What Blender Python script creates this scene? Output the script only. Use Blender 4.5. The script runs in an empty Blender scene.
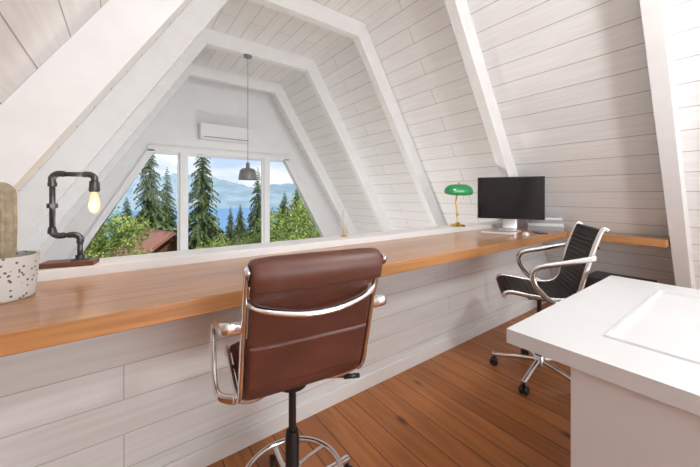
import bpy, math, random
from mathutils import Vector, Matrix
random.seed(7)
S = bpy.context.scene
COL = S.collection

# ------------------------------------------------------------ parameters
H = 1.25
C = 1.50        # centre line of the A-frame
HT = 0.685      # half width of collar underside
ZC = 3.09       # collar underside height
K = 0.625       # horizontal run per metre of rise
DP = 0.18       # rafter depth
HO = DP*math.sqrt(1+K*K)
ZL = -2.6       # lower storey floor
YG = 5.80       # gable wall
YB = -3.3       # back wall
FR = [0.43+1.215*i for i in range(-3, 5)]

def inner(z): return HT+K*(ZC-z)
def outer(z): return inner(z)+HO

# ------------------------------------------------------------ materials
def newmat(name):
    m = bpy.data.materials.new(name); m.use_nodes = True
    nt = m.node_tree
    b = nt.nodes['Principled BSDF']
    return m, nt, b
def simple(name, col, rough=0.5, metal=0.0, noise=0.0, nscale=20, bump=0.0, emit=None, estr=0, coat=0, spec=None):
    m, nt, b = newmat(name)
    b.inputs['Roughness'].default_value = rough
    b.inputs['Metallic'].default_value = metal
    b.inputs['Base Color'].default_value = (*col, 1)
    if coat: b.inputs['Coat Weight'].default_value = coat
    if spec is not None: b.inputs['Specular IOR Level'].default_value = spec
    if emit:
        b.inputs['Emission Color'].default_value = (*emit, 1)
        b.inputs['Emission Strength'].default_value = estr
    if noise or bump:
        tc = nt.nodes.new('ShaderNodeTexCoord')
        n = nt.nodes.new('ShaderNodeTexNoise'); n.inputs['Scale'].default_value = nscale
        n.inputs['Detail'].default_value = 5
        nt.links.new(tc.outputs['Object'], n.inputs['Vector'])
        if noise:
            r = nt.nodes.new('ShaderNodeValToRGB')
            r.color_ramp.elements[0].position = .3; r.color_ramp.elements[1].position = .7
            r.color_ramp.elements[0].color = (*[c*(1-noise) for c in col], 1)
            r.color_ramp.elements[1].color = (*[min(1, c*(1+noise)) for c in col], 1)
            nt.links.new(n.outputs['Fac'], r.inputs['Fac'])
            nt.links.new(r.outputs['Color'], b.inputs['Base Color'])
        if bump:
            bp = nt.nodes.new('ShaderNodeBump'); bp.inputs['Strength'].default_value = bump
            bp.inputs['Distance'].default_value = .01
            nt.links.new(n.outputs['Fac'], bp.inputs['Height'])
            nt.links.new(bp.outputs['Normal'], b.inputs['Normal'])
    return m

def planks(name, c1, c2, cm, row, width, mortar, rough, grain=.1, gscale=(1.2, 30, 1), knots=0.0, knotcol=(.1, .04, .02),
           bump=.4, off=.37, coat=0.0, gdark=.75):
    m, nt, b = newmat(name)
    L = nt.links.new
    tc = nt.nodes.new('ShaderNodeTexCoord')
    wn = nt.nodes.new('ShaderNodeTexNoise'); wn.inputs['Scale'].default_value = 1.7; wn.inputs['Detail'].default_value = 2
    L(tc.outputs['UV'], wn.inputs['Vector'])
    vm = nt.nodes.new('ShaderNodeVectorMath'); vm.operation = 'SUBTRACT'; vm.inputs[1].default_value = (.5, .5, .5)
    L(wn.outputs['Color'], vm.inputs[0])
    vs = nt.nodes.new('ShaderNodeVectorMath'); vs.operation = 'SCALE'; vs.inputs['Scale'].default_value = .006
    L(vm.outputs[0], vs.inputs[0])
    va = nt.nodes.new('ShaderNodeVectorMath'); va.operation = 'ADD'
    L(tc.outputs['UV'], va.inputs[0]); L(vs.outputs[0], va.inputs[1])
    br = nt.nodes.new('ShaderNodeTexBrick')
    br.offset = off; br.offset_frequency = 2; br.squash = 1
    L(va.outputs[0], br.inputs['Vector'])
    br.inputs['Scale'].default_value = 1
    br.inputs['Brick Width'].default_value = width
    br.inputs['Row Height'].default_value = row
    br.inputs['Mortar Size'].default_value = mortar
    br.inputs['Mortar Smooth'].default_value = .3
    br.inputs['Color1'].default_value = (*c1, 1); br.inputs['Color2'].default_value = (*c2, 1)
    br.inputs['Mortar'].default_value = (*cm, 1)
    mp = nt.nodes.new('ShaderNodeMapping'); mp.inputs['Scale'].default_value = gscale
    L(tc.outputs['UV'], mp.inputs['Vector'])
    n = nt.nodes.new('ShaderNodeTexNoise'); n.inputs['Scale'].default_value = 1.5; n.inputs['Detail'].default_value = 6
    n.inputs['Distortion'].default_value = .6
    L(mp.outputs[0], n.inputs['Vector'])
    r = nt.nodes.new('ShaderNodeValToRGB')
    r.color_ramp.elements[0].position = .35; r.color_ramp.elements[1].position = .65
    r.color_ramp.elements[0].color = (gdark, gdark*.97, gdark*.94, 1); r.color_ramp.elements[1].color = (1, 1, 1, 1)
    L(n.outputs['Fac'], r.inputs['Fac'])
    mx = nt.nodes.new('ShaderNodeMix'); mx.data_type = 'RGBA'; mx.blend_type = 'MULTIPLY'
    mx.inputs['Factor'].default_value = grain
    L(br.outputs['Color'], mx.inputs['A']); L(r.outputs['Color'], mx.inputs['B'])
    out = mx.outputs['Result']
    if knots > 0:
        mk = nt.nodes.new('ShaderNodeMapping'); mk.inputs['Scale'].default_value = (2.2, 5.0, 1)
        L(tc.outputs['UV'], mk.inputs['Vector'])
        v = nt.nodes.new('ShaderNodeTexVoronoi'); v.inputs['Scale'].default_value = 1.0
        L(mk.outputs[0], v.inputs['Vector'])
        rk = nt.nodes.new('ShaderNodeValToRGB')
        rk.color_ramp.elements[0].position = .05; rk.color_ramp.elements[0].color = (knots,)*3+(1,)
        rk.color_ramp.elements[1].position = .13; rk.color_ramp.elements[1].color = (0, 0, 0, 1)
        L(v.outputs['Distance'], rk.inputs['Fac'])
        mk2 = nt.nodes.new('ShaderNodeMix'); mk2.data_type = 'RGBA'
        L(rk.outputs['Color'], mk2.inputs['Factor'])
        L(out, mk2.inputs['A']); mk2.inputs['B'].default_value = (*knotcol, 1)
        out = mk2.outputs['Result']
    L(out, b.inputs['Base Color'])
    b.inputs['Roughness'].default_value = rough
    if coat:
        b.inputs['Coat Weight'].default_value = coat; b.inputs['Coat Roughness'].default_value = .12
    inv = nt.nodes.new('ShaderNodeMath'); inv.operation = 'MULTIPLY_ADD'
    L(br.outputs['Fac'], inv.inputs[0]); inv.inputs[1].default_value = -1
    sc = nt.nodes.new('ShaderNodeMath'); sc.operation = 'MULTIPLY'; sc.inputs[1].default_value = .12
    L(n.outputs['Fac'], sc.inputs[0]); L(sc.outputs[0], inv.inputs[2])
    bp = nt.nodes.new('ShaderNodeBump'); bp.inputs['Strength'].default_value = bump; bp.inputs['Distance'].default_value = .006
    L(inv.outputs[0], bp.inputs['Height']); L(bp.outputs['Normal'], b.inputs['Normal'])
    return m

M_SHIP = planks('white_shiplap', (.88, .88, .875), (.85, .85, .845), (.42, .40, .37), .172, 3.6, .003, .55, grain=.35, knots=.10, knotcol=(.6, .55, .5), bump=.3, gdark=.8)
M_KNEE = planks('white_kneewall_boards', (.84, .84, .835), (.80, .80, .795), (.55, .52, .49), .14, 3.4, .0022, .55, grain=.4, knots=.15, knotcol=(.55, .5, .45), bump=.3, gdark=.8)
M_FLOOR = planks('pine_floor', (.50, .185, .052), (.39, .13, .034), (.06, .02, .008), .125, 3.1, .0028, .40, grain=.7, gscale=(1.3, 14, 1), knots=.9, knotcol=(.10, .024, .008), bump=.15, coat=.08, gdark=.58)
M_DESK = planks('honey_wood', (.57, .27, .105), (.50, .225, .082), (.32, .13, .045), .235, 30.0, .0012, .28, grain=.8, gscale=(1.1, 26, 1), knots=.4, knotcol=(.28, .10, .03), bump=.08, coat=.35, gdark=.62)
M_PAINT = simple('white_paint', (.84, .84, .835), .5, noise=.025, nscale=9, bump=.12)
M_TRIM = simple('white_trim', (.87, .87, .865), .4, noise=.02, nscale=6)
M_WDESK = simple('white_desk_paint', (.70, .705, .71), .38, noise=.015, nscale=5)
M_CHROME = simple('polished_aluminium', (.80, .80, .80), .12, 1.0, noise=.03, nscale=4)
M_BROWN = simple('brown_leather', (.105, .034, .022), .42, noise=.18, nscale=9, bump=.15)
M_BLACKL = simple('black_leather', (.010, .010, .011), .45, noise=.2, nscale=15, bump=.15, spec=.35)
M_BLACK = simple('black_plastic', (.012, .012, .013), .35, noise=.1)
M_IRON = simple('grey_iron', (.11, .11, .115), .38, .85, noise=.25, nscale=30, bump=.2)
M_BRASS = simple('brass', (.72, .48, .18), .22, 1.0, noise=.06)
M_SILVER = simple('brushed_aluminium', (.72, .72, .74), .3, 1.0, noise=.03)
M_WALNUT = simple('walnut_block', (.16, .06, .028), .45, noise=.25, nscale=25)
M_SCREEN = simple('black_screen', (.006, .006, .008), .12, noise=.02)
M_GREENG = simple('green_glass', (.015, .27, .08), .12, noise=.1, nscale=3, coat=.6, emit=(.01, .30, .08), estr=.1)
M_WHITEP = simple('white_plastic', (.85, .85, .85), .3, noise=.01)
M_PAPER = simple('paper_grey', (.33, .34, .35), .6, noise=.05)
M_PAPERW = simple('paper_white', (.70, .70, .69), .6, noise=.03)
M_CACT = simple('cactus_skin', (.36, .30, .20), .7, noise=.25, nscale=40, bump=.4)
M_SOIL = simple('soil', (.06, .04, .03), .9, noise=.4, nscale=60, bump=.5)
M_BULB = simple('bulb_glow', (.9, .6, .3), .1, emit=(1, .60, .28), estr=.7)
M_GREYM = simple('grey_enamel', (.22, .23, .235), .35, .3, noise=.05)

m, nt, b = newmat('terrazzo'); M_TERR = m
tc = nt.nodes.new('ShaderNodeTexCoord'); v = nt.nodes.new('ShaderNodeTexVoronoi'); v.inputs['Scale'].default_value = 60
nt.links.new(tc.outputs['Object'], v.inputs['Vector'])
r = nt.nodes.new('ShaderNodeValToRGB'); r.color_ramp.interpolation = 'CONSTANT'
r.color_ramp.elements[0].color = (.12, .11, .10, 1); r.color_ramp.elements[1].position = .25; r.color_ramp.elements[1].color = (.62, .60, .57, 1)
nt.links.new(v.outputs['Distance'], r.inputs['Fac']); nt.links.new(r.outputs['Color'], b.inputs['Base Color']); b.inputs['Roughness'].default_value = .5

m = bpy.data.materials.new('window_glass'); m.use_nodes = True; M_GLASS = m
nt = m.node_tree; nt.nodes.clear()
o = nt.nodes.new('ShaderNodeOutputMaterial'); t = nt.nodes.new('ShaderNodeBsdfTransparent'); g = nt.nodes.new('ShaderNodeBsdfGlossy')
g.inputs['Roughness'].default_value = .02; fx = nt.nodes.new('ShaderNodeMixShader'); fx.inputs['Fac'].default_value = .012
nt.links.new(t.outputs[0], fx.inputs[1]); nt.links.new(g.outputs[0], fx.inputs[2]); nt.links.new(fx.outputs[0], o.inputs[0])

# ------------------------------------------------------------ mesh helpers
def boxuv(me, grain='X'):
    uv = me.uv_layers.new(name='UVMap')
    for p in me.polygons:
        n = p.normal; a = [abs(n.x), abs(n.y), abs(n.z)]; ax = a.index(max(a))
        axes = [i for i in range(3) if i != ax]
        gi = 'XYZ'.index(grain)
        if gi in axes:
            u = gi; v = [i for i in axes if i != gi][0]
        else: u, v = axes
        for li in p.loop_indices:
            co = me.vertices[me.loops[li].vertex_index].co
            uv.data[li].uv = (co[u], co[v])
def obj(name, verts, faces, mat=None, parent=None, smooth=False, grain=None, uvs=None, loc=None, rot=None, bevel=0, mats=None, midx=None):
    me = bpy.data.meshes.new(name); me.from_pydata([tuple(v) for v in verts], [], faces); me.update()
    if mats:
        for mm in mats: me.materials.append(mm)
        if midx:
            for p, i in zip(me.polygons, midx): p.material_index = i
    elif mat: me.materials.append(mat)
    if uvs:
        uv = me.uv_layers.new(name='UVMap')
        for p in me.polygons:
            for li in p.loop_indices: uv.data[li].uv = uvs[me.loops[li].vertex_index]
    else: boxuv(me, grain or 'X')
    if smooth:
        for p in me.polygons: p.use_smooth = True
    ob = bpy.data.objects.new(name, me); COL.objects.link(ob)
    if parent: ob.parent = parent
    if loc: ob.location = loc
    if rot: ob.rotation_euler = rot
    if bevel:
        bm = ob.modifiers.new('bevel', 'BEVEL'); bm.width = bevel; bm.segments = 3; bm.limit_method = 'ANGLE'
    return ob
def boxv(a, b):
    x0, y0, z0 = a; x1, y1, z1 = b
    return [(x0,y0,z0),(x1,y0,z0),(x1,y1,z0),(x0,y1,z0),(x0,y0,z1),(x1,y0,z1),(x1,y1,z1),(x0,y1,z1)], \
           [(0,3,2,1),(4,5,6,7),(0,1,5,4),(1,2,6,5),(2,3,7,6),(3,0,4,7)]
def box(name, a, b, mat, parent=None, grain='X', bevel=0, loc=None, rot=None):
    v, f = boxv(a, b)
    return obj(name, v, f, mat, parent, grain=grain, bevel=bevel, loc=loc, rot=rot)
def multibox(name, lst, mat, parent=None, grain='X', bevel=0, loc=None, rot=None):
    V = []; F = []
    for a, b in lst:
        v, f = boxv(a, b); o = len(V); V += v; F += [tuple(i+o for i in q) for q in f]
    return obj(name, V, F, mat, parent, grain=grain, bevel=bevel, loc=loc, rot=rot)
def prism(name, polys, y0, y1, mat, parent=None, grain='X', bevel=0):
    V = []; F = []
    for P in polys:
        n = len(P); o = len(V)
        V += [(x, y0, z) for x, z in P]+[(x, y1, z) for x, z in P]
        F.append(tuple(o+i for i in range(n))); F.append(tuple(o+n+i for i in reversed(range(n))))
        for i in range(n):
            j = (i+1) % n; F.append((o+j, o+i, o+n+i, o+n+j))
    return obj(name, V, F, mat, parent, grain=grain, bevel=bevel)
def empty(name, loc=(0,0,0), rz=0):
    e = bpy.data.objects.new(name, None); COL.objects.link(e); e.location = loc; e.rotation_euler = (0,0,rz)
    e.empty_display_size = .1
    return e
def lathe(name, prof, mat, parent=None, n=40, loc=None, rot=None, ribs=0, ribamp=0):
    V = []; F = []; m = len(prof)
    for i in range(n):
        a = 2*math.pi*i/n
        k = 1+ribamp*math.cos(ribs*a) if ribs else 1
        for r, z in prof: V.append((r*k*math.cos(a), r*k*math.sin(a), z))
    for i in range(n):
        j = (i+1) % n
        for q in range(m-1): F.append((i*m+q, j*m+q, j*m+q+1, i*m+q+1))
    if prof[0][0] > 1e-5: F.append(tuple(i*m for i in reversed(range(n))))
    if prof[-1][0] > 1e-5: F.append(tuple(i*m+m-1 for i in range(n)))
    ob = obj(name, V, F, mat, parent, smooth=True, loc=loc, rot=rot)
    md = ob.modifiers.new('es', 'EDGE_SPLIT'); md.split_angle = math.radians(40)
    return ob
def catmull(P, n=8, closed=False):
    P = [Vector(p) for p in P]; out = []; N = len(P)
    rng = range(N) if closed else range(N-1)
    for i in rng:
        if closed: a, b, c, d = P[(i-1) % N], P[i], P[(i+1) % N], P[(i+2) % N]
        else: a, b, c, d = P[max(i-1,0)], P[i], P[i+1], P[min(i+2,N-1)]
        for k in range(n):
            t = k/n
            out.append(.5*((2*b)+(-a+c)*t+(2*a-5*b+4*c-d)*t*t+(-a+3*b-3*c+d)*t**3))
    if not closed: out.append(P[-1].copy())
    return out
def tube(name, P, rad, mat, parent=None, closed=False, n=12, smoothn=8, flat=None, ret=False):
    pts = catmull(P, smoothn, closed) if smoothn else [Vector(p) for p in P]
    V = []; F = []; N = len(pts)
    up = None
    for i, p in enumerate(pts):
        if closed: t = (pts[(i+1) % N]-pts[i-1]).normalized()
        else: t = (pts[min(i+1,N-1)]-pts[max(i-1,0)]).normalized()
        if up is None:
            ref = Vector((1,0,0)) if abs(t.x) < .8 else Vector((0,0,1))
            up = (ref-t*ref.dot(t)).normalized()
        else: up = (up-t*up.dot(t)).normalized()
        s = t.cross(up)
        ra, rb = flat if flat else (rad, rad)
        for k in range(n):
            a = 2*math.pi*k/n
            V.append(p+up*math.cos(a)*ra+s*math.sin(a)*rb)
    for i in range(N if closed else N-1):
        j = (i+1) % N
        for k in range(n):
            l = (k+1) % n
            F.append((i*n+k, j*n+k, j*n+l, i*n+l))
    if not closed:
        F.append(tuple(range(n))); F.append(tuple((N-1)*n+k for k in reversed(range(n))))
    if ret: return V, F
    return obj(name, V, F, mat, parent, smooth=True)
def slab(name, prof, w, t0, mat, parent, ribs=0, taper=None, nx=28, sm=8, ribamp=.5):
    P = catmull([(0, y, z) for y, z in prof], sm)
    Ls = [0]
    for i in range(1, len(P)): Ls.append(Ls[-1]+(P[i]-P[i-1]).length)
    N = max(60, ribs*10) if ribs else 60
    Q = []
    j = 0
    for k in range(N+1):
        s = Ls[-1]*k/N
        while j < len(Ls)-2 and Ls[j+1] < s: j += 1
        f = (s-Ls[j])/max(1e-9, Ls[j+1]-Ls[j]); Q.append(P[j].lerp(P[j+1], min(1,f)))
    V = []; F = []
    for k, p in enumerate(Q):
        t = (Q[min(k+1,N)]-Q[max(k-1,0)]).normalized(); nn = Vector((0, -t.z, t.y))
        s = k/N
        th = t0
        if ribs: th = t0*(1-ribamp+ribamp*abs(math.sin(math.pi*ribs*s)))
        end = min(1, math.sqrt(max(0, 1-(1-min(1, min(s, 1-s)*Ls[-1]/(t0*.6)))**2))+.05)
        th *= end
        ww = w*(taper(s) if taper else 1)
        for q in range(nx):
            a = 2*math.pi*q/nx; ca, sa = math.cos(a), math.sin(a)
            x = ww*math.copysign(abs(ca)**.3, ca); h = th*.5*math.copysign(abs(sa)**.6, sa)
            V.append(p+Vector((x,0,0))+nn*h)
    for k in range(N):
        for q in range(nx):
            r = (q+1) % nx; F.append((k*nx+q, (k+1)*nx+q, (k+1)*nx+r, k*nx+r))
    F.append(tuple(range(nx))); F.append(tuple(N*nx+q for q in reversed(range(nx))))
    return obj(name, V, F, mat, parent, smooth=True)

# ------------------------------------------------------------ shell
def slope(name, sgn):
    zt = ZC+DP
    V = []; UV = []
    for y in (YB-.1, YG+.1):
        for z in (ZL, zt):
            V.append((C+sgn*outer(z), y, z)); UV.append((y, z*math.sqrt(1+K*K)+.04))
    F = [(0,1,3,2)] if sgn > 0 else [(0,2,3,1)]
    th = .12
    V2 = [(x+sgn*th, y, z) for x, y, z in V]
    V += V2; UV += UV
    F += [(4,6,7,5)] if sgn > 0 else [(4,5,7,6)]
    F += [(0,2,6,4),(2,3,7,6),(3,1,5,7),(1,0,4,5)]
    return obj(name, V, F, M_SHIP, uvs=UV)
slope('wall_right', 1); slope('wall_left', -1)
zt = ZC+DP
cx0, cx1 = C-outer(zt)-.02, C+outer(zt)+.02
V, F = boxv((cx0, YB-.1, zt), (cx1, YG+.1, zt+.1))
obj('ceiling', V, F, M_SHIP, grain='Y')
V, F = boxv((C-outer(0)-.02, YB, -.2), (C+outer(0)+.02, 1.98, 0.0))
obj('floor', V, F, M_FLOOR, grain='Y')
V, F = boxv((C-outer(ZL)-.02, 1.5, ZL-.1), (C+outer(ZL)+.02, YG, ZL))
obj('floor_lower', V, F, M_FLOOR, grain='Y')

RW = .048
def arch(i, y):
    w = RW; zb = ZL if y > 2.0 else 0.0
    L = [(C-inner(zb), zb), (C-inner(ZC), ZC), (C-outer(zt), zt), (C-outer(zb), zb)]
    R = [(C+inner(zb), zb), (C+outer(zb), zb), (C+outer(zt), zt), (C+inner(ZC), ZC)]
    T = [(C-inner(ZC), ZC), (C+inner(ZC), ZC), (C+outer(zt), zt), (C-outer(zt), zt)]
    nm = 'rafter_frame' if i == 0 else 'rafter_frame.%03d' % i
    return prism(nm, [L, R, T], y-w, y+w, M_PAINT, bevel=.003)
for i, y in enumerate(FR): arch(i, y)

# gable wall with trapezoid window band
WT, WB = 1.97, -0.4
def wx(z): return 1.13+.56*(WT-z)
zt2 = zt
polys = [[(C-outer(WT), WT), (C+outer(WT), WT), (C+outer(zt2), zt2), (C-outer(zt2), zt2)],
         [(C-outer(ZL), ZL), (C+outer(ZL), ZL), (C+outer(WB), WB), (C-outer(WB), WB)],
         [(C-outer(WB), WB), (C-wx(WB), WB), (C-wx(WT), WT), (C-outer(WT), WT)],
         [(C+wx(WB), WB), (C+outer(WB), WB), (C+outer(WT), WT), (C+wx(WT), WT)]]
prism('wall_gable', polys, YG, YG+.14, M_TRIM)
fr = .07
case = [[(C-wx(WT)-fr, WT-.02), (C+wx(WT)+fr, WT-.02), (C+wx(WT)+fr, WT+.07), (C-wx(WT)-fr, WT+.07)],
        [(C-wx(WB)-fr, WB), (C-wx(WB)+.01, WB), (C-wx(WT)+.03, WT), (C-wx(WT)-fr, WT)],
        [(C+wx(WB)-.01, WB), (C+wx(WB)+fr, WB), (C+wx(WT)+fr, WT), (C+wx(WT)-.03, WT)]]
prism('trim_1', case, YG-.03, YG-.001, M_TRIM)
m1, m2 = .80, 2.24
prism('trim_2', [[(m-.045, WB), (m+.045, WB), (m+.045, WT), (m-.045, WT)] for m in (m1, m2)], YG-.02, YG+.10, M_TRIM)
def win(name, outl):
    e = empty(name, (0,0,0))
    cxx = sum(p[0] for p in outl)/len(outl); czz = sum(p[1] for p in outl)/len(outl)
    inn = []
    for x, z in outl:
        dx, dz = cxx-x, czz-z
        inn.append((x+math.copysign(.035, dx), z+math.copysign(.035, dz)))
    n = len(outl)
    polys = [[outl[i], outl[(i+1) % n], inn[(i+1) % n], inn[i]] for i in range(n)]
    prism('sash', polys, YG+.03, YG+.075, M_WHITEP, e)
    obj('pane', [(x, YG+.05, z) for x, z in inn], [tuple(range(n))], M_GLASS, e)
win('window_1', [(C-wx(WB)+.01, WB), (m1-.045, WB), (m1-.045, WT-.02), (C-wx(WT)+.03, WT-.02)])
win('window_2', [(m1+.045, WB), (m2-.045, WB), (m2-.045, WT-.02), (m1+.045, WT-.02)])
win('window_3', [(m2+.045, WB), (C+wx(WB)-.01, WB), (C+wx(WT)-.03, WT-.02), (m2+.045, WT-.02)])

bx0, bx1, bz0, bz1 = .2, 2.8, .25, 2.35  # unseen window opening behind the camera, added to let sky light in
polys = [[(C-outer(0), 0), (C+outer(0), 0), (C+outer(bz0), bz0), (C-outer(bz0), bz0)],
         [(C-outer(bz1), bz1), (C+outer(bz1), bz1), (C+outer(zt), zt), (C-outer(zt), zt)],
         [(C-outer(bz0), bz0), (bx0, bz0), (bx0, bz1), (C-outer(bz1), bz1)],
         [(bx1, bz0), (C+outer(bz0), bz0), (C+outer(bz1), bz1), (bx1, bz1)]]
prism('wall_back', polys, YB-.12, YB, M_KNEE)
e = empty('added_back_window')
multibox('sash', [((bx0, YB-.08, bz0), (bx0+.05, YB-.03, bz1)), ((bx1-.05, YB-.08, bz0), (bx1, YB-.03, bz1)),
                  ((bx0, YB-.08, bz0), (bx1, YB-.03, bz0+.05)), ((bx0, YB-.08, bz1-.05), (bx1, YB-.03, bz1)),
                  ((1.47, YB-.08, bz0), (1.53, YB-.03, bz1))], M_WHITEP, e)

# ------------------------------------------------------------ knee wall, desk
YK, YF, YS0, YS1 = 1.55, 1.18, 1.80, 2.0
ZD, TD = .89, .062
prism('wall_front', [[(C-outer(0)+.01, 0), (C+outer(0)-.01, 0), (C+outer(ZD-TD)-.01, ZD-TD-.001), (C-outer(ZD-TD)+.01, ZD-TD-.001)]], YK, YS1-.03, M_KNEE)
box('baseboard_front', (C-inner(0)+.1, YK-.018, 0), (C+inner(0)-.05, YK-.001, .085), M_TRIM, bevel=.003)
prism('trim_3', [[(C-outer(ZD)+.01, ZD-TD), (C+outer(ZD)-.01, ZD-TD), (C+outer(ZD+.042)-.01, ZD+.042), (C-outer(ZD+.042)+.01, ZD+.042)]], YS0, YS1, M_TRIM, bevel=.004)
xl, xr = C-outer(ZD)+.01, C+outer(ZD)-.01
XI = 3.49
nl, nr = C-inner(ZD)+.006, C+inner(ZD)-.006
ya, yb = FR[4]-RW-.003, FR[4]+RW+.003
poly = [(xl, YF), (XI, YF), (XI, .485), (xr, .485), (xr, ya), (nr, ya), (nr, yb), (xr, yb), (xr, YS0-.002), (xl, YS0-.002), (xl, yb), (nl, yb), (nl, ya), (xl, ya)]
V = [(x, y, ZD-TD) for x, y in poly]+[(x, y, ZD) for x, y in poly]
n = len(poly)
F = [tuple(reversed(range(n))), tuple(range(n, 2*n))]+[(i, (i+1) % n, n+(i+1) % n, n+i) for i in range(n)]
desk = obj('built_in_desk', V, F, M_DESK, grain='X', bevel=.004)
for d_ in desk.data.uv_layers[0].data: d_.uv = (d_.uv[0]+9.0, d_.uv[1])

# ------------------------------------------------------------ white panel desk on the right
e = empty('white_desk', (1.11, .56, 0))
DW, DD, DZ = 1.24, 1.5, .77
b1 = .20
def ring_frame():
    def rc(k, z): return [(x, y, z) for x, y in [(b1+k,-DD+.2+k),(DW-.16-k,-DD+.2+k),(DW-.16-k,-.22-k),(b1+k,-.22-k)]]
    o_ = [(0,-DD),(DW,-DD),(DW,0),(0,0)]
    rings = [[(x,y,DZ-.05) for x,y in o_], [(x,y,DZ) for x,y in o_], rc(0,DZ), rc(.002,DZ-.004), rc(.005,DZ-.004), rc(.008,DZ+.005), rc(.018,DZ+.005), rc(.022,DZ-.010), rc(.028,DZ-.010)]
    V = [v for rr in rings for v in rr]; nr_ = len(rings)
    F = [(3,2,1,0), tuple(4*(nr_-1)+i for i in range(4))]
    for k in range(nr_-1):
        for i in range(4):
            j = (i+1) % 4; F.append((4*k+i, 4*k+j, 4*k+4+j, 4*k+4+i))
    obj('top_frame', V, F, M_WDESK, e, bevel=.0008)
ring_frame()
multibox('pedestal', [((.02,-DD+.05,0),(.5,-.19,DZ-.0505)), ((DW-.12,-DD+.05,0),(DW-.04,-.10,DZ-.0505))], M_WDESK, e, bevel=.003)

# ------------------------------------------------------------ chairs
def chair(name, loc, rz, leather, ribs=0, ring=True, wheels_rot=0.0, wd=.2):
    e = empty(name, loc, rz)
    side = [(.245, .585), (.235, .612), (.19, .622), (.06, .606), (-.05, .600), (-.12, .612), (-.165, .655), (-.19, .74), (-.222, .86), (-.258, .98), (-.285, 1.045)]
    if ribs:
        slab('seat_and_back', side, wd, .026, leather, e, ribs=ribs, ribamp=.38)
    else:
        slab('seat_and_back', side, wd, .03, leather, e)
        slab('seat_pad', [(.225,.628),(.10,.632),(-.02,.622),(-.09,.628)], wd-.02, .035, leather, e)
        slab('back_pad', [(-.145,.70),(-.170,.80),(-.195,.90),(-.222,.97)], wd-.02, .035, leather, e)
        slab('head_roll', [(-.212,.985),(-.245,1.048),(-.288,1.066),(-.307,1.035),(-.296,.985)], wd+.004, .03, leather, e)
        slab('lumbar_seam', [(-.178,.665),(-.205,.76),(-.222,.81)], wd-.004, .02, leather, e)
    for sx in (-1, 1):
        tube('side_rail', [(sx*(wd+.012), y, z) for y, z in side]+[(sx*(wd+.012), side[-1][0]-.025, side[-1][1]-.005)], .01, M_CHROME, e, flat=(.008, .014))
        x0, x1 = sx*(wd+.018), sx*(wd+.072)
        arm = [(x0, -.225, .875), (x1-sx*.01, -.232, .882), (x1, -.18, .868), (x1, -.08, .842), (x1, .03, .815), (x1, .075, .79),
               (x1, .088, .745), (x1, .065, .68), (x1, .01, .62), (x1-sx*.01, -.05, .595), (x0, -.09, .592)]
        tube('arm', arm, .01, M_CHROME, e, flat=(.017, .009))
        tube('bracket', [(sx*(wd+.01), .10, .600), (sx*.15, .08, .575), (sx*.05, .02, .56), (0, 0, .56)], .011, M_CHROME, e)
        tube('bracket', [(sx*(wd+.01), -.10, .595), (sx*.15, -.08, .572), (sx*.05, -.02, .56), (0, 0, .56)], .011, M_CHROME, e)
    tube('back_spreader', [(-wd-.01, -.245, .955), (-wd*.85, -.275, .935), (-wd*.4, -.300, .918), (0, -.308, .914), (wd*.4, -.300, .918), (wd*.85, -.275, .935), (wd+.01, -.245, .955)], .01, M_CHROME, e, flat=(.012, .008))
    lathe('mechanism', [(.02,.53),(.055,.535),(.06,.56),(.045,.58),(.0,.582)], M_BLACK, e)
    lathe('gas_column', [(.014,.30),(.014,.54)], M_BLACK, e, n=20)
    lathe('column_sleeve', [(.026,.10),(.026,.34),(.022,.36),(0,.362)], M_BLACK, e, n=24)
    tube('lever', [(.03,.0,.545),(.12,-.03,.545),(.20,-.06,.54),(.245,-.07,.537)], .005, M_BLACK, e)
    tube('lever_knob', [(.19,-.057,.54),(.25,-.071,.537)], .009, M_BLACK, e, smoothn=2)
    if ring:
        R = .19; zr = .175
        tube('foot_ring', [(R*math.cos(a), R*math.sin(a), zr) for a in [2*math.pi*i/16 for i in range(16)]], .011, M_CHROME, e, closed=True)
        for i in range(3):
            a = 2*math.pi*i/3+.5
            tube('ring_spoke', [(.02*math.cos(a), .02*math.sin(a), zr+.03), (.1*math.cos(a), .1*math.sin(a), zr+.018), (R*math.cos(a), R*math.sin(a), zr)], .007, M_CHROME, e)
        lathe('ring_hub', [(.028,zr-.005),(.034,zr),(.034,zr+.05),(.028,zr+.055)], M_CHROME, e, n=24)
    lathe('base_hub', [(.02,.075),(.036,.08),(.036,.135),(.027,.15),(0,.15)], M_CHROME, e, n=24)
    for i in range(5):
        a = 2*math.pi*i/5+wheels_rot; c, s = math.cos(a), math.sin(a)
        tube('base_leg', [(.02*c,.02*s,.115), (.12*c,.12*s,.105), (.22*c,.22*s,.088), (.295*c,.295*s,.078)], .01, M_CHROME, e, flat=(.012, .017))
        tube('caster_stem', [(.285*c,.285*s,.085), (.285*c,.285*s,.035)], .006, M_BLACK, e, smoothn=0, n=10)
        for k in (-1, 1):
            cxp, cyp = .285*c-k*.014*s, .285*s+k*.014*c
            ob = lathe('caster_wheel', [(.0,-.009),(.022,-.009),(.027,-.004),(.027,.004),(.022,.009),(0,.009)], M_BLACK, e, n=20)
            ob.location = (cxp, cyp, .027)
            ob.rotation_euler = (math.pi/2, 0, a)
    return e
chair('office_chair', (.515, 1.07, 0), math.radians(-9), M_BROWN, wheels_rot=.3, wd=.198)
chair('office_chair', (2.31, .94, 0), math.radians(33), M_BLACKL, ribs=30, ring=False, wheels_rot=.15, wd=.21)

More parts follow.
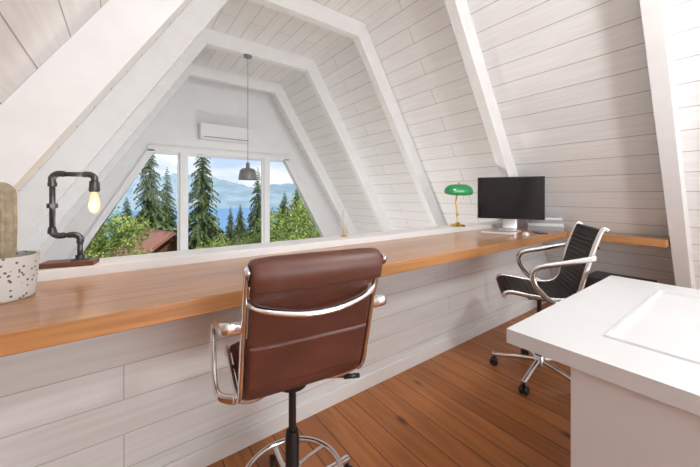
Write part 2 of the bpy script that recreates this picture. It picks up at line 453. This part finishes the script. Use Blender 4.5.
# ------------------------------------------------------------ things on the desk
e = empty('potted_cactus', (-.345, 1.58, ZD))
lathe('pot', [(0,.0),(.080,0),(.086,.006),(.098,.145),(.098,.15),(.088,.15),(.086,.125),(0,.125)], M_TERR, e, n=56)
lathe('soil', [(.0,.13),(.086,.128)], M_SOIL, e)
prof = [(.028,.12)]+[(.036,.16),(.038,.25),(.037,.36)]+[(.037*math.cos(a), .36+.045*math.sin(a)) for a in (.4,.8,1.2,1.57)]
lathe('cactus', prof, M_CACT, e, n=80, ribs=10, ribamp=.09)
e = empty('pipe_lamp', (-.19, 1.87, ZD+.0421), math.radians(-12))
BX = .082
box('base', (-.10,-.045,0), (.09,.045,.022), M_WALNUT, e, bevel=.003)
lathe('flange', [(.034,.022),(.034,.027),(.017,.03),(.017,.045),(0,.045)], M_IRON, e, loc=(.03,0,0))
pr = .0105
def pipe(nm, pts): tube(nm, pts, pr, M_IRON, e, smoothn=0, n=16)
pipe('pipe_lower', [(.03,0,.03),(.03,0,.105)])
tube('elbow', [(.03,0,.10),(.03,0,.122),(.013,0,.137),(-.01,0,.137)], .0135, M_IRON, e, n=16)
pipe('pipe_cross', [(.015,0,.137),(-.05,0,.137)])
tube('elbow', [(-.025,0,.137),(-.05,0,.137),(-.067,0,.153),(-.067,0,.175)], .0135, M_IRON, e, n=16)
pipe('pipe_riser', [(-.067,0,.15),(-.067,0,.39)])
tube('elbow', [(-.067,0,.37),(-.067,0,.395),(-.05,0,.412),(-.025,0,.412)], .0135, M_IRON, e, n=16)
pipe('pipe_top', [(-.05,0,.412),(BX-.016,0,.412)])
tube('elbow', [(BX-.041,0,.412),(BX-.016,0,.412),(BX,0,.398),(BX,0,.375)], .0135, M_IRON, e, n=16)
for zz in (.155, .365):
    lathe('coupling', [(.010,-.01),(.016,-.009),(.016,.009),(.010,.01)], M_IRON, e, n=20, loc=(-.067,0,zz))
lathe('valve', [(0,-.012),(.02,-.01),(.02,.01),(0,.012)], M_IRON, e, loc=(-.067,0,.27), n=8)
lathe('socket', [(.012,.385),(.019,.38),(.021,.34),(.018,.332),(0,.332)], M_IRON, e, loc=(BX,0,0), n=24)
lathe('bulb', [(.011,.332),(.013,.32),(.019,.295),(.022,.272),(.020,.252),(.012,.237),(0,.232)], M_BULB, e, loc=(BX,0,0), n=24)
L = bpy.data.lights.new('bulb_light', 'POINT'); L.energy = .7; L.color = (1,.7,.4); L.shadow_soft_size = .03
lo = bpy.data.objects.new('bulb_light', L); COL.objects.link(lo); lo.parent = e; lo.location = (BX,-.05,.26)

e = empty('bankers_lamp', (2.74, 1.88, ZD+.0421), math.radians(-30))
lathe('base', [(0,0),(.078,0),(.08,.008),(.07,.018),(.03,.026),(.018,.04),(0,.04)], M_BRASS, e)
tube('stem', [(0,.0,.03),(.0,.012,.12),(0,.03,.22),(0,.028,.29),(.0,.0,.335)], .008, M_BRASS, e)
lathe('knop', [(0,.10),(.013,.108),(.016,.12),(.013,.132),(0,.14)], M_BRASS, e)
tube('yoke', [(-.135,0,.365),(-.13,0,.335),(-.06,0,.325),(0,0,.322),(.06,0,.325),(.13,0,.335),(.135,0,.365)], .005, M_BRASS, e)
V = []; F = []; nu, nv = 36, 12
for j in range(nv+1):
    ph = math.pi/2*j/nv; cp = max(0, math.cos(ph))
    for i in range(nu):
        a = 2*math.pi*i/nu; ca, sa = math.cos(a), math.sin(a)
        V.append((.145*math.copysign(abs(ca)**.75, ca)*cp**.55, .075*math.copysign(abs(sa)**.75, sa)*cp, .085*math.sin(ph)))
for j in range(nv):
    for i in range(nu):
        k = (i+1) % nu; F.append((j*nu+i, j*nu+k, (j+1)*nu+k, (j+1)*nu+i))
o = obj('shade', V, F, M_GREENG, e, smooth=True, loc=(0,-.02,.345), rot=(.45,0,0)); sm = o.modifiers.new('s', 'SOLIDIFY'); sm.thickness = .004
lathe('finial', [(.006,.42),(.012,.427),(.012,.435),(.004,.445),(0,.45)], M_BRASS, e, n=20, loc=(0,-.03,0))
tube('pull_chain', [(.05,-.02,.345),(.05,-.022,.26)], .0018, M_BRASS, e, smoothn=0, n=6)

e = empty('computer_monitor', (3.18, 1.57, ZD), math.radians(-63))
box('screen', (-.305,-.012,.115), (.305,.012,.545), M_BLACK, e, bevel=.006)
box('display', (-.295,-.0135,.125), (.295,-.0125,.535), M_SCREEN, e)
lathe('rear_shell', [(.0,-.0),(.16,.0),(.13,.02),(0,.032)], M_SILVER, e, loc=(0,.012,.32), rot=(-math.pi/2,0,0))
tube('stand', [(0,.04,.33),(0,.07,.25),(0,.07,.10),(0,.06,.02),(0,.04,.006)], .01, M_SILVER, e, flat=(.07,.006))
box('foot', (-.10,-.10,0), (.10,.085,.009), M_SILVER, e, bevel=.003)
e = empty('computer_keyboard', (2.80, 1.50, ZD), math.radians(-63))
box('tray', (-.14,-.057,0), (.14,.057,.009), M_SILVER, e, bevel=.003)
multibox('keys', [((-.135+i*.0193, -.052+j*.0208, .009), (-.135+i*.0193+.0165, -.052+j*.0208+.0175, .012)) for i in range(14) for j in range(5)], M_WHITEP, e)
e = empty('computer_mouse', (2.92, 1.30, ZD), math.radians(-63))
V = []; F = []; nu, nv = 24, 8
for j in range(nv+1):
    ph = math.pi/2*j/nv
    for i in range(nu):
        a = 2*math.pi*i/nu; V.append((.03*math.cos(a)*max(0,math.cos(ph))**.6, .056*math.sin(a)*max(0,math.cos(ph))**.6, .026*math.sin(ph)))
for j in range(nv):
    for i in range(nu):
        k = (i+1) % nu; F.append((j*nu+i, j*nu+k, (j+1)*nu+k, (j+1)*nu+i))
F.append(tuple(reversed(range(nu))))
obj('shell', V, F, M_WHITEP, e, smooth=True)
e = empty('book_stack', (3.52, 1.38, ZD), math.radians(-62))
zz = 0
for i, (w, d, h, mm) in enumerate([(.31,.21,.045,M_PAPER),(.30,.20,.03,M_PAPERW),(.28,.20,.035,M_PAPER),(.26,.18,.02,M_PAPERW)]):
    multibox('book_%d' % (i+1), [((-w/2,-d/2,zz),(w/2,d/2,zz+h))], mm, e, bevel=.002, rot=(0,0,.06*(i-1))); zz += h
e = empty('mobile_phone', (3.16, 1.28, ZD), math.radians(-40))
box('body', (-.036,-.073,0), (.036,.073,.009), M_BLACK, e, bevel=.003)
box('glass', (-.033,-.070,.009), (.033,.070,.0095), M_SCREEN, e)
e = empty('file_cabinet', (3.62, .80, 0), 0)
box('case', (-.2,-.22,.0), (.16,.22,.50), M_BLACK, e, bevel=.006)
multibox('drawer_front', [((-.212,-.21,.02),(-.2,.21,.25)),((-.212,-.21,.26),(-.2,.21,.49))], M_BLACK, e, bevel=.002)
multibox('handle', [((-.225,-.05,.19),(-.212,.05,.2)),((-.225,-.05,.43),(-.212,.05,.44))], M_SILVER, e)

e = empty('pendant_lamp', (1.32, FR[6], 0))
tube('cord', [(0,0,ZC-.004),(0,0,1.66)], .0035, M_GREYM, e, smoothn=0, n=8)
lathe('canopy', [(.0,ZC-.03),(.05,ZC-.025),(.055,ZC-.001),(0,ZC-.001)], M_GREYM, e)
lathe('socket', [(.008,1.68),(.022,1.67),(.026,1.61),(.034,1.59)], M_GREYM, e, n=24)
lathe('shade', [(.03,1.605),(.075,1.597),(.10,1.572),(.112,1.51),(.118,1.455),(.124,1.45),(.115,1.45),(.104,1.51),(.086,1.56),(.03,1.59)], M_GREYM, e, n=40)
e = empty('air_conditioner', (0,0,0))
box('body', (1.03, YG-.20, 2.20), (1.88, YG-.001, 2.47), M_WHITEP, e, bevel=.02)
box('louver', (1.08, YG-.206, 2.225), (1.83, YG-.198, 2.24), M_PAPER, e)
e = empty('candlestick', (1.36, 1.93, ZD+.0421))
lathe('foot', [(0,0),(.028,0),(.028,.004),(.006,.012),(.004,.09),(.011,.095),(.011,.105),(0,.105)], M_BRASS, e, n=24)
lathe('candle', [(0,.10),(.008,.10),(.008,.20),(0,.203)], M_PAPERW, e, n=16)

# ------------------------------------------------------------ outdoors
def foliage_mat(name, c1, c2, sc=1.5):
    m, nt, b = newmat(name)
    tc = nt.nodes.new('ShaderNodeTexCoord'); n = nt.nodes.new('ShaderNodeTexNoise'); n.inputs['Scale'].default_value = sc; n.inputs['Detail'].default_value = 6
    nt.links.new(tc.outputs['Object'], n.inputs['Vector'])
    r = nt.nodes.new('ShaderNodeValToRGB'); r.color_ramp.elements[0].position = .35; r.color_ramp.elements[1].position = .65
    r.color_ramp.elements[0].color = (*c1, 1); r.color_ramp.elements[1].color = (*c2, 1)
    nt.links.new(n.outputs['Fac'], r.inputs['Fac']); nt.links.new(r.outputs['Color'], b.inputs['Base Color'])
    b.inputs['Roughness'].default_value = .7; b.inputs['Specular IOR Level'].default_value = .15
    return m
M_NEED = foliage_mat('pine_needles', (.04, .07, .025), (.14, .19, .07))
M_LEAF = foliage_mat('green_leaves', (.15, .22, .05), (.38, .45, .13), 2.5)
M_BARK = simple('bark', (.10, .06, .04), .9, noise=.3)
M_GRASS = foliage_mat('meadow', (.14, .20, .07), (.28, .32, .13), .3)
M_FOREST = foliage_mat('forest', (.07, .12, .06), (.18, .24, .11), .1)
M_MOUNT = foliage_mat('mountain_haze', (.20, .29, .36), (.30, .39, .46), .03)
M_LAKE = simple('lake_water', (.10, .24, .46), .5)
M_ROOFR = simple('red_roof', (.34, .14, .10), .7, noise=.15)
def conifer(name, h, r, seed):
    rnd = random.Random(seed); V = []; F = []; MI = []
    n = 8
    for k in range(n):
        a = 2*math.pi*k/n; V.append((.014*h*math.cos(a), .014*h*math.sin(a), 0))
    V.append((0,0,h*.98))
    for k in range(n): F.append((k,(k+1)%n,n)); MI.append(1)
    lev = 70
    for i in range(lev):
        f = i/(lev-1); z = h*(.04+.95*f); R = r*(1-f)**.85*(.75+.4*rnd.random())+.06
        nb = int(8+9*(1-f))
        for bb in range(nb):
            a = rnd.random()*6.283; Rr = R*(.65+.5*rnd.random()); ca, sa = math.cos(a), math.sin(a)
            droop = .35+.3*rnd.random()
            seg = 5
            for q in range(seg):
                t0 = q/seg; t1 = (q+1.4)/seg
                for sgn in (-1, 1):
                    wv = (.16+.14*rnd.random())*Rr*(1.2-t0)
                    p0 = Vector((ca*Rr*t0, sa*Rr*t0, z-droop*Rr*t0*t0))
                    p1 = Vector((ca*Rr*t1, sa*Rr*t1, z-droop*Rr*t1*t1+.03*rnd.random()*Rr))
                    tip = (p0+p1)*.5+Vector((-sa*wv*sgn+ca*.1*Rr, ca*wv*sgn+sa*.1*Rr, -.28*Rr*rnd.random()-.05))
                    o = len(V); V += [p0, p1, tip]; F.append((o,o+1,o+2)); MI.append(0)
    me = bpy.data.meshes.new(name); me.from_pydata([tuple(v) for v in V], [], F)
    me.materials.append(M_NEED); me.materials.append(M_BARK)
    for p, i in zip(me.polygons, MI): p.material_index = i
    return me
def leafy(name, h, r, seed, nl=15000):
    rnd = random.Random(seed); V = []; F = []; MI = []
    blobs = [(Vector((rnd.uniform(-.6,.6)*r, rnd.uniform(-.6,.6)*r, h*rnd.uniform(.35,.86))), r*rnd.uniform(.2,.42)) for _ in range(26)]
    blobs.append((Vector((0,0,h-.3*r)), r*.3))
    for _ in range(nl):
        c, br = rnd.choice(blobs)
        d = Vector((rnd.gauss(0,1), rnd.gauss(0,1), rnd.gauss(0,1))).normalized()
        p = c+d*br*(.5+.7*rnd.random())
        s = .03+.035*rnd.random()
        u = Vector((rnd.gauss(0,1), rnd.gauss(0,1), rnd.gauss(0,1))).normalized(); w = u.cross(d+u*.01).normalized()
        o = len(V); V += [p-u*s, p+w*s*.6, p+u*s, p-w*s*.6]; F.append((o,o+1,o+2,o+3)); MI.append(0)
    for c, br in blobs[:8]:
        o = len(V); V += [(-.04,0,0),(.04,0,0),tuple(c)]; F.append((o,o+1,o+2)); MI.append(1)
        o = len(V); V += [(0,-.04,0),(0,.04,0),tuple(c)]; F.append((o,o+1,o+2)); MI.append(1)
    me = bpy.data.meshes.new(name); me.from_pydata([tuple(v) for v in V], [], F)
    me.materials.append(M_LEAF); me.materials.append(M_BARK)
    for p, i in zip(me.polygons, MI): p.material_index = i
    return me
def gz(y): return -4.2-max(0, y-12)*.14
def put(name, me, x, y, s=1, rz=0, sz=None):
    o = bpy.data.objects.new(name, me); COL.objects.link(o); o.location = (x, y, gz(y)); o.scale = (s, s, sz or s); o.rotation_euler = (0,0,rz)
pm = [conifer('pine_a', 10, 2.1, 1), conifer('pine_b', 10, 1.6, 2), conifer('pine_c', 10, 2.5, 3)]
pines = [(1.4, 24.8, 5.4, 1), (2.6, 26.5, 3.4, 1), (3.3, 17.4, 4.6, 1), (6.6, 18.5, 3.0, 1), (.2, 32, 1.2, 2), (10.1, 22.3, 1.6, 2), (8.9, 33, .2, 1), (12.2, 40.7, .2, 0), (5.3, 27, -.8, 2),
         (-3, 24, 1.5, 2), (14, 28, 2.4, 0), (11.5, 17.5, 3.0, 1), (-5, 19, 4, 0), (16, 36, 1.0, 2), (7, 42, -2.0, 2), (4.2, 44, -1.8, 0), (-2.5, 44, .2, 2)]
for i, (x, y, zt_, k) in enumerate(pines):
    hh = zt_-gz(y); put('pine_tree', pm[k], x, y, hh/10, i*1.3)
lm = [leafy('leafy_a', 5, 1.9, 5), leafy('leafy_b', 5, 1.6, 6)]
for i, (x, y, zt_, k) in enumerate([(-.6, 15.2, .9, 0), (1.3, 14.6, -1.5, 1), (3.3, 13.8, -.6, 0), (4.3, 12.2, -.2, 1), (5.6, 10.9, 1.3, 0), (-2.2, 14, 1.0, 1), (7.6, 13.5, 1.0, 0), (2.2, 12.6, -1.4, 1), (.8, 12, -1.6, 0)]):
    hh = zt_-gz(y); put('leafy_tree', lm[k], x, y, hh/5*1.0, i*2.1)
V = []; F = []
for _ in range(1500):
    y = random.uniform(50, 138); x = random.uniform(-45, 100)*(y/90); z0 = gz(y); h = random.uniform(3.0, 5.5); r = h*.22
    for l in range(4):
        zb = z0+h*(.1+.22*l); zt_ = zb+h*.38; rr = r*(1-.22*l); o = len(V); nn = 7; ra = random.random()*6
        for k in range(nn):
            a = ra+2*math.pi*k/nn; q = rr*random.uniform(.7, 1.2); V.append((x+q*math.cos(a), y+q*math.sin(a), zb))
        V.append((x, y, zt_))
        for k in range(nn): F.append((o+k, o+(k+1) % nn, o+nn))
obj('distant_forest', V, F, M_FOREST)
V = []; F = []; nx, ny = 40, 50
for j in range(ny+1):
    y = 6.2+(170-6.2)*(j/ny)**1.6
    for i in range(nx+1):
        x = -120+300*i/nx; V.append((x, y, gz(y)-.02+.25*math.sin(x*.3)*math.sin(y*.2)*min(1, y/40)-.25))
for j in range(ny):
    for i in range(nx): a = j*(nx+1)+i; F.append((a, a+1, a+nx+2, a+nx+1))
obj('ground', V, F, M_GRASS)
LZ = gz(143)
obj('lake', [(-600,130,LZ),(900,130,LZ),(900,620,LZ),(-600,620,LZ)], [(0,1,2,3)], M_LAKE)
V = []; F = []; nx, ny = 160, 14
for j in range(ny+1):
    for i in range(nx+1):
        x = -500+1300*i/nx; y = 560+j*22; f = math.sin(math.pi*.5*j/ny)
        pk = 55+15*math.sin(x*.011+1.0)+9*math.sin(x*.029+j*.25)+5*math.sin(x*.07+j)+3*random.random()
        V.append((x, y, LZ-1+pk*f+3*random.random()*f))
for j in range(ny):
    for i in range(nx): a = j*(nx+1)+i; F.append((a, a+1, a+nx+2, a+nx+1))
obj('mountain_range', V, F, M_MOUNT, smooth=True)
e = empty('neighbour_cabin', (1.55, 20.0, gz(20.0)), .3)
prism('walls', [[(-1.5,0),(1.5,0),(1.5,3.4),(0,4.4),(-1.5,3.4)]], -1.5, 1.5, M_WALNUT, e)
prism('roof', [[(-1.9,3.2),(0,4.5),(0,4.65),(-2.0,3.3)], [(0,4.5),(1.9,3.2),(2.0,3.3),(0,4.65)]], -1.9, 1.9, M_ROOFR, e)

# ------------------------------------------------------------ world and lights
w = bpy.data.worlds.new('World'); S.world = w; w.use_nodes = True
nt = w.node_tree; bg = nt.nodes['Background']
tc = nt.nodes.new('ShaderNodeTexCoord'); mp = nt.nodes.new('ShaderNodeMapping'); mp.inputs['Scale'].default_value = (1, 1, 3.5)
n = nt.nodes.new('ShaderNodeTexNoise'); n.inputs['Scale'].default_value = 3.2; n.inputs['Detail'].default_value = 7
r = nt.nodes.new('ShaderNodeValToRGB'); r.color_ramp.elements[0].position = .42; r.color_ramp.elements[1].position = .62
r.color_ramp.elements[0].color = (.55, .70, .90, 1); r.color_ramp.elements[1].color = (.93, .96, 1, 1)
nt.links.new(tc.outputs['Generated'], mp.inputs[0]); nt.links.new(mp.outputs[0], n.inputs['Vector']); nt.links.new(n.outputs['Fac'], r.inputs['Fac'])
nt.links.new(r.outputs['Color'], bg.inputs['Color']); bg.inputs['Strength'].default_value = 1.1
L = bpy.data.lights.new('sun', 'SUN'); L.energy = 3.8; L.angle = .01; L.color = (1, .95, .86)
so = bpy.data.objects.new('sun', L); COL.objects.link(so)
so.rotation_euler = Vector((-.45, .75, -1.0)).to_track_quat('-Z', 'Y').to_euler()
L = bpy.data.lights.new('back_fill_area', 'AREA'); L.shape = 'RECTANGLE'; L.size = 2.5; L.size_y = 2.0; L.energy = 80; L.color = (.96, .985, 1)  # fill area light added at the back opening to brighten the interior
lo = bpy.data.objects.new('back_fill_area', L); COL.objects.link(lo); lo.location = (1.5, YB+.02, 1.3)
lo.rotation_euler = Vector((0, 1, 0)).to_track_quat('-Z', 'Z').to_euler()
def fill_lamp(nm, loc, ztop, en, rad=.16):  # invented ceiling fixture around a point light used as fill
    e = empty(nm, loc)
    lathe('rose', [(0,ztop-loc[2]-.001),(.06,ztop-loc[2]-.001),(.05,ztop-loc[2]-.03),(0,ztop-loc[2]-.03)], M_BRASS, e)
    tube('rod', [(0,0,ztop-loc[2]-.02),(0,0,rad+.02)], .006, M_BRASS, e, smoothn=0)
    lathe('shade_cap', [(0,rad+.03),(.05,rad+.02),(.06,rad+.0),(0,rad+.0)], M_BRASS, e)
    L = bpy.data.lights.new(nm+'_light', 'POINT'); L.energy = en; L.shadow_soft_size = rad; L.color = (.97, .985, 1)
    lo = bpy.data.objects.new(nm+'_light', L); COL.objects.link(lo); lo.parent = e
fill_lamp('fill_pendant', (1.5, -.79, 2.5), ZC, 88)  # added behind the camera to brighten the sloping walls
L = bpy.data.lights.new('lower_fill_light', 'POINT'); L.energy = 100; L.shadow_soft_size = .25; L.color = (1, .985, .96)  # fill light added downstairs, out of view, to lift the gable
e = empty('fill_lamp_stand', (1.9, 3.2, ZL))  # made-up stand for the hidden fill light
lathe('stand', [(0,0),(.14,0),(.14,.02),(.012,.03),(.012,1.55),(0,1.55)], M_IRON, e)
lathe('shade', [(.10,1.5),(.14,1.62),(.15,1.62),(.11,1.5)], M_PAPERW, e)
lo = bpy.data.objects.new('lower_fill_light', L); COL.objects.link(lo); lo.parent = e; lo.location = (0,0,1.95)
L = bpy.data.lights.new('gable_portal', 'AREA'); L.shape = 'RECTANGLE'; L.size = 4.2; L.size_y = 2.4
L.cycles.is_portal = True
lo = bpy.data.objects.new('gable_portal', L); COL.objects.link(lo); lo.location = (1.5, YG+.2, .8)
lo.rotation_euler = Vector((0, -1, 0)).to_track_quat('-Z', 'Z').to_euler()
S.view_settings.view_transform = 'Standard'

# ------------------------------------------------------------ camera
cam = bpy.data.cameras.new('camera'); co = bpy.data.objects.new('camera', cam); COL.objects.link(co)
co.location = (0, 0, H); co.rotation_euler = (math.radians(90), 0, math.radians(-36.3))
cam.sensor_width = 36; cam.lens = 308/700*36; cam.shift_y = -38.5/700; cam.clip_end = 3000; cam.clip_start = .02
S.camera = co
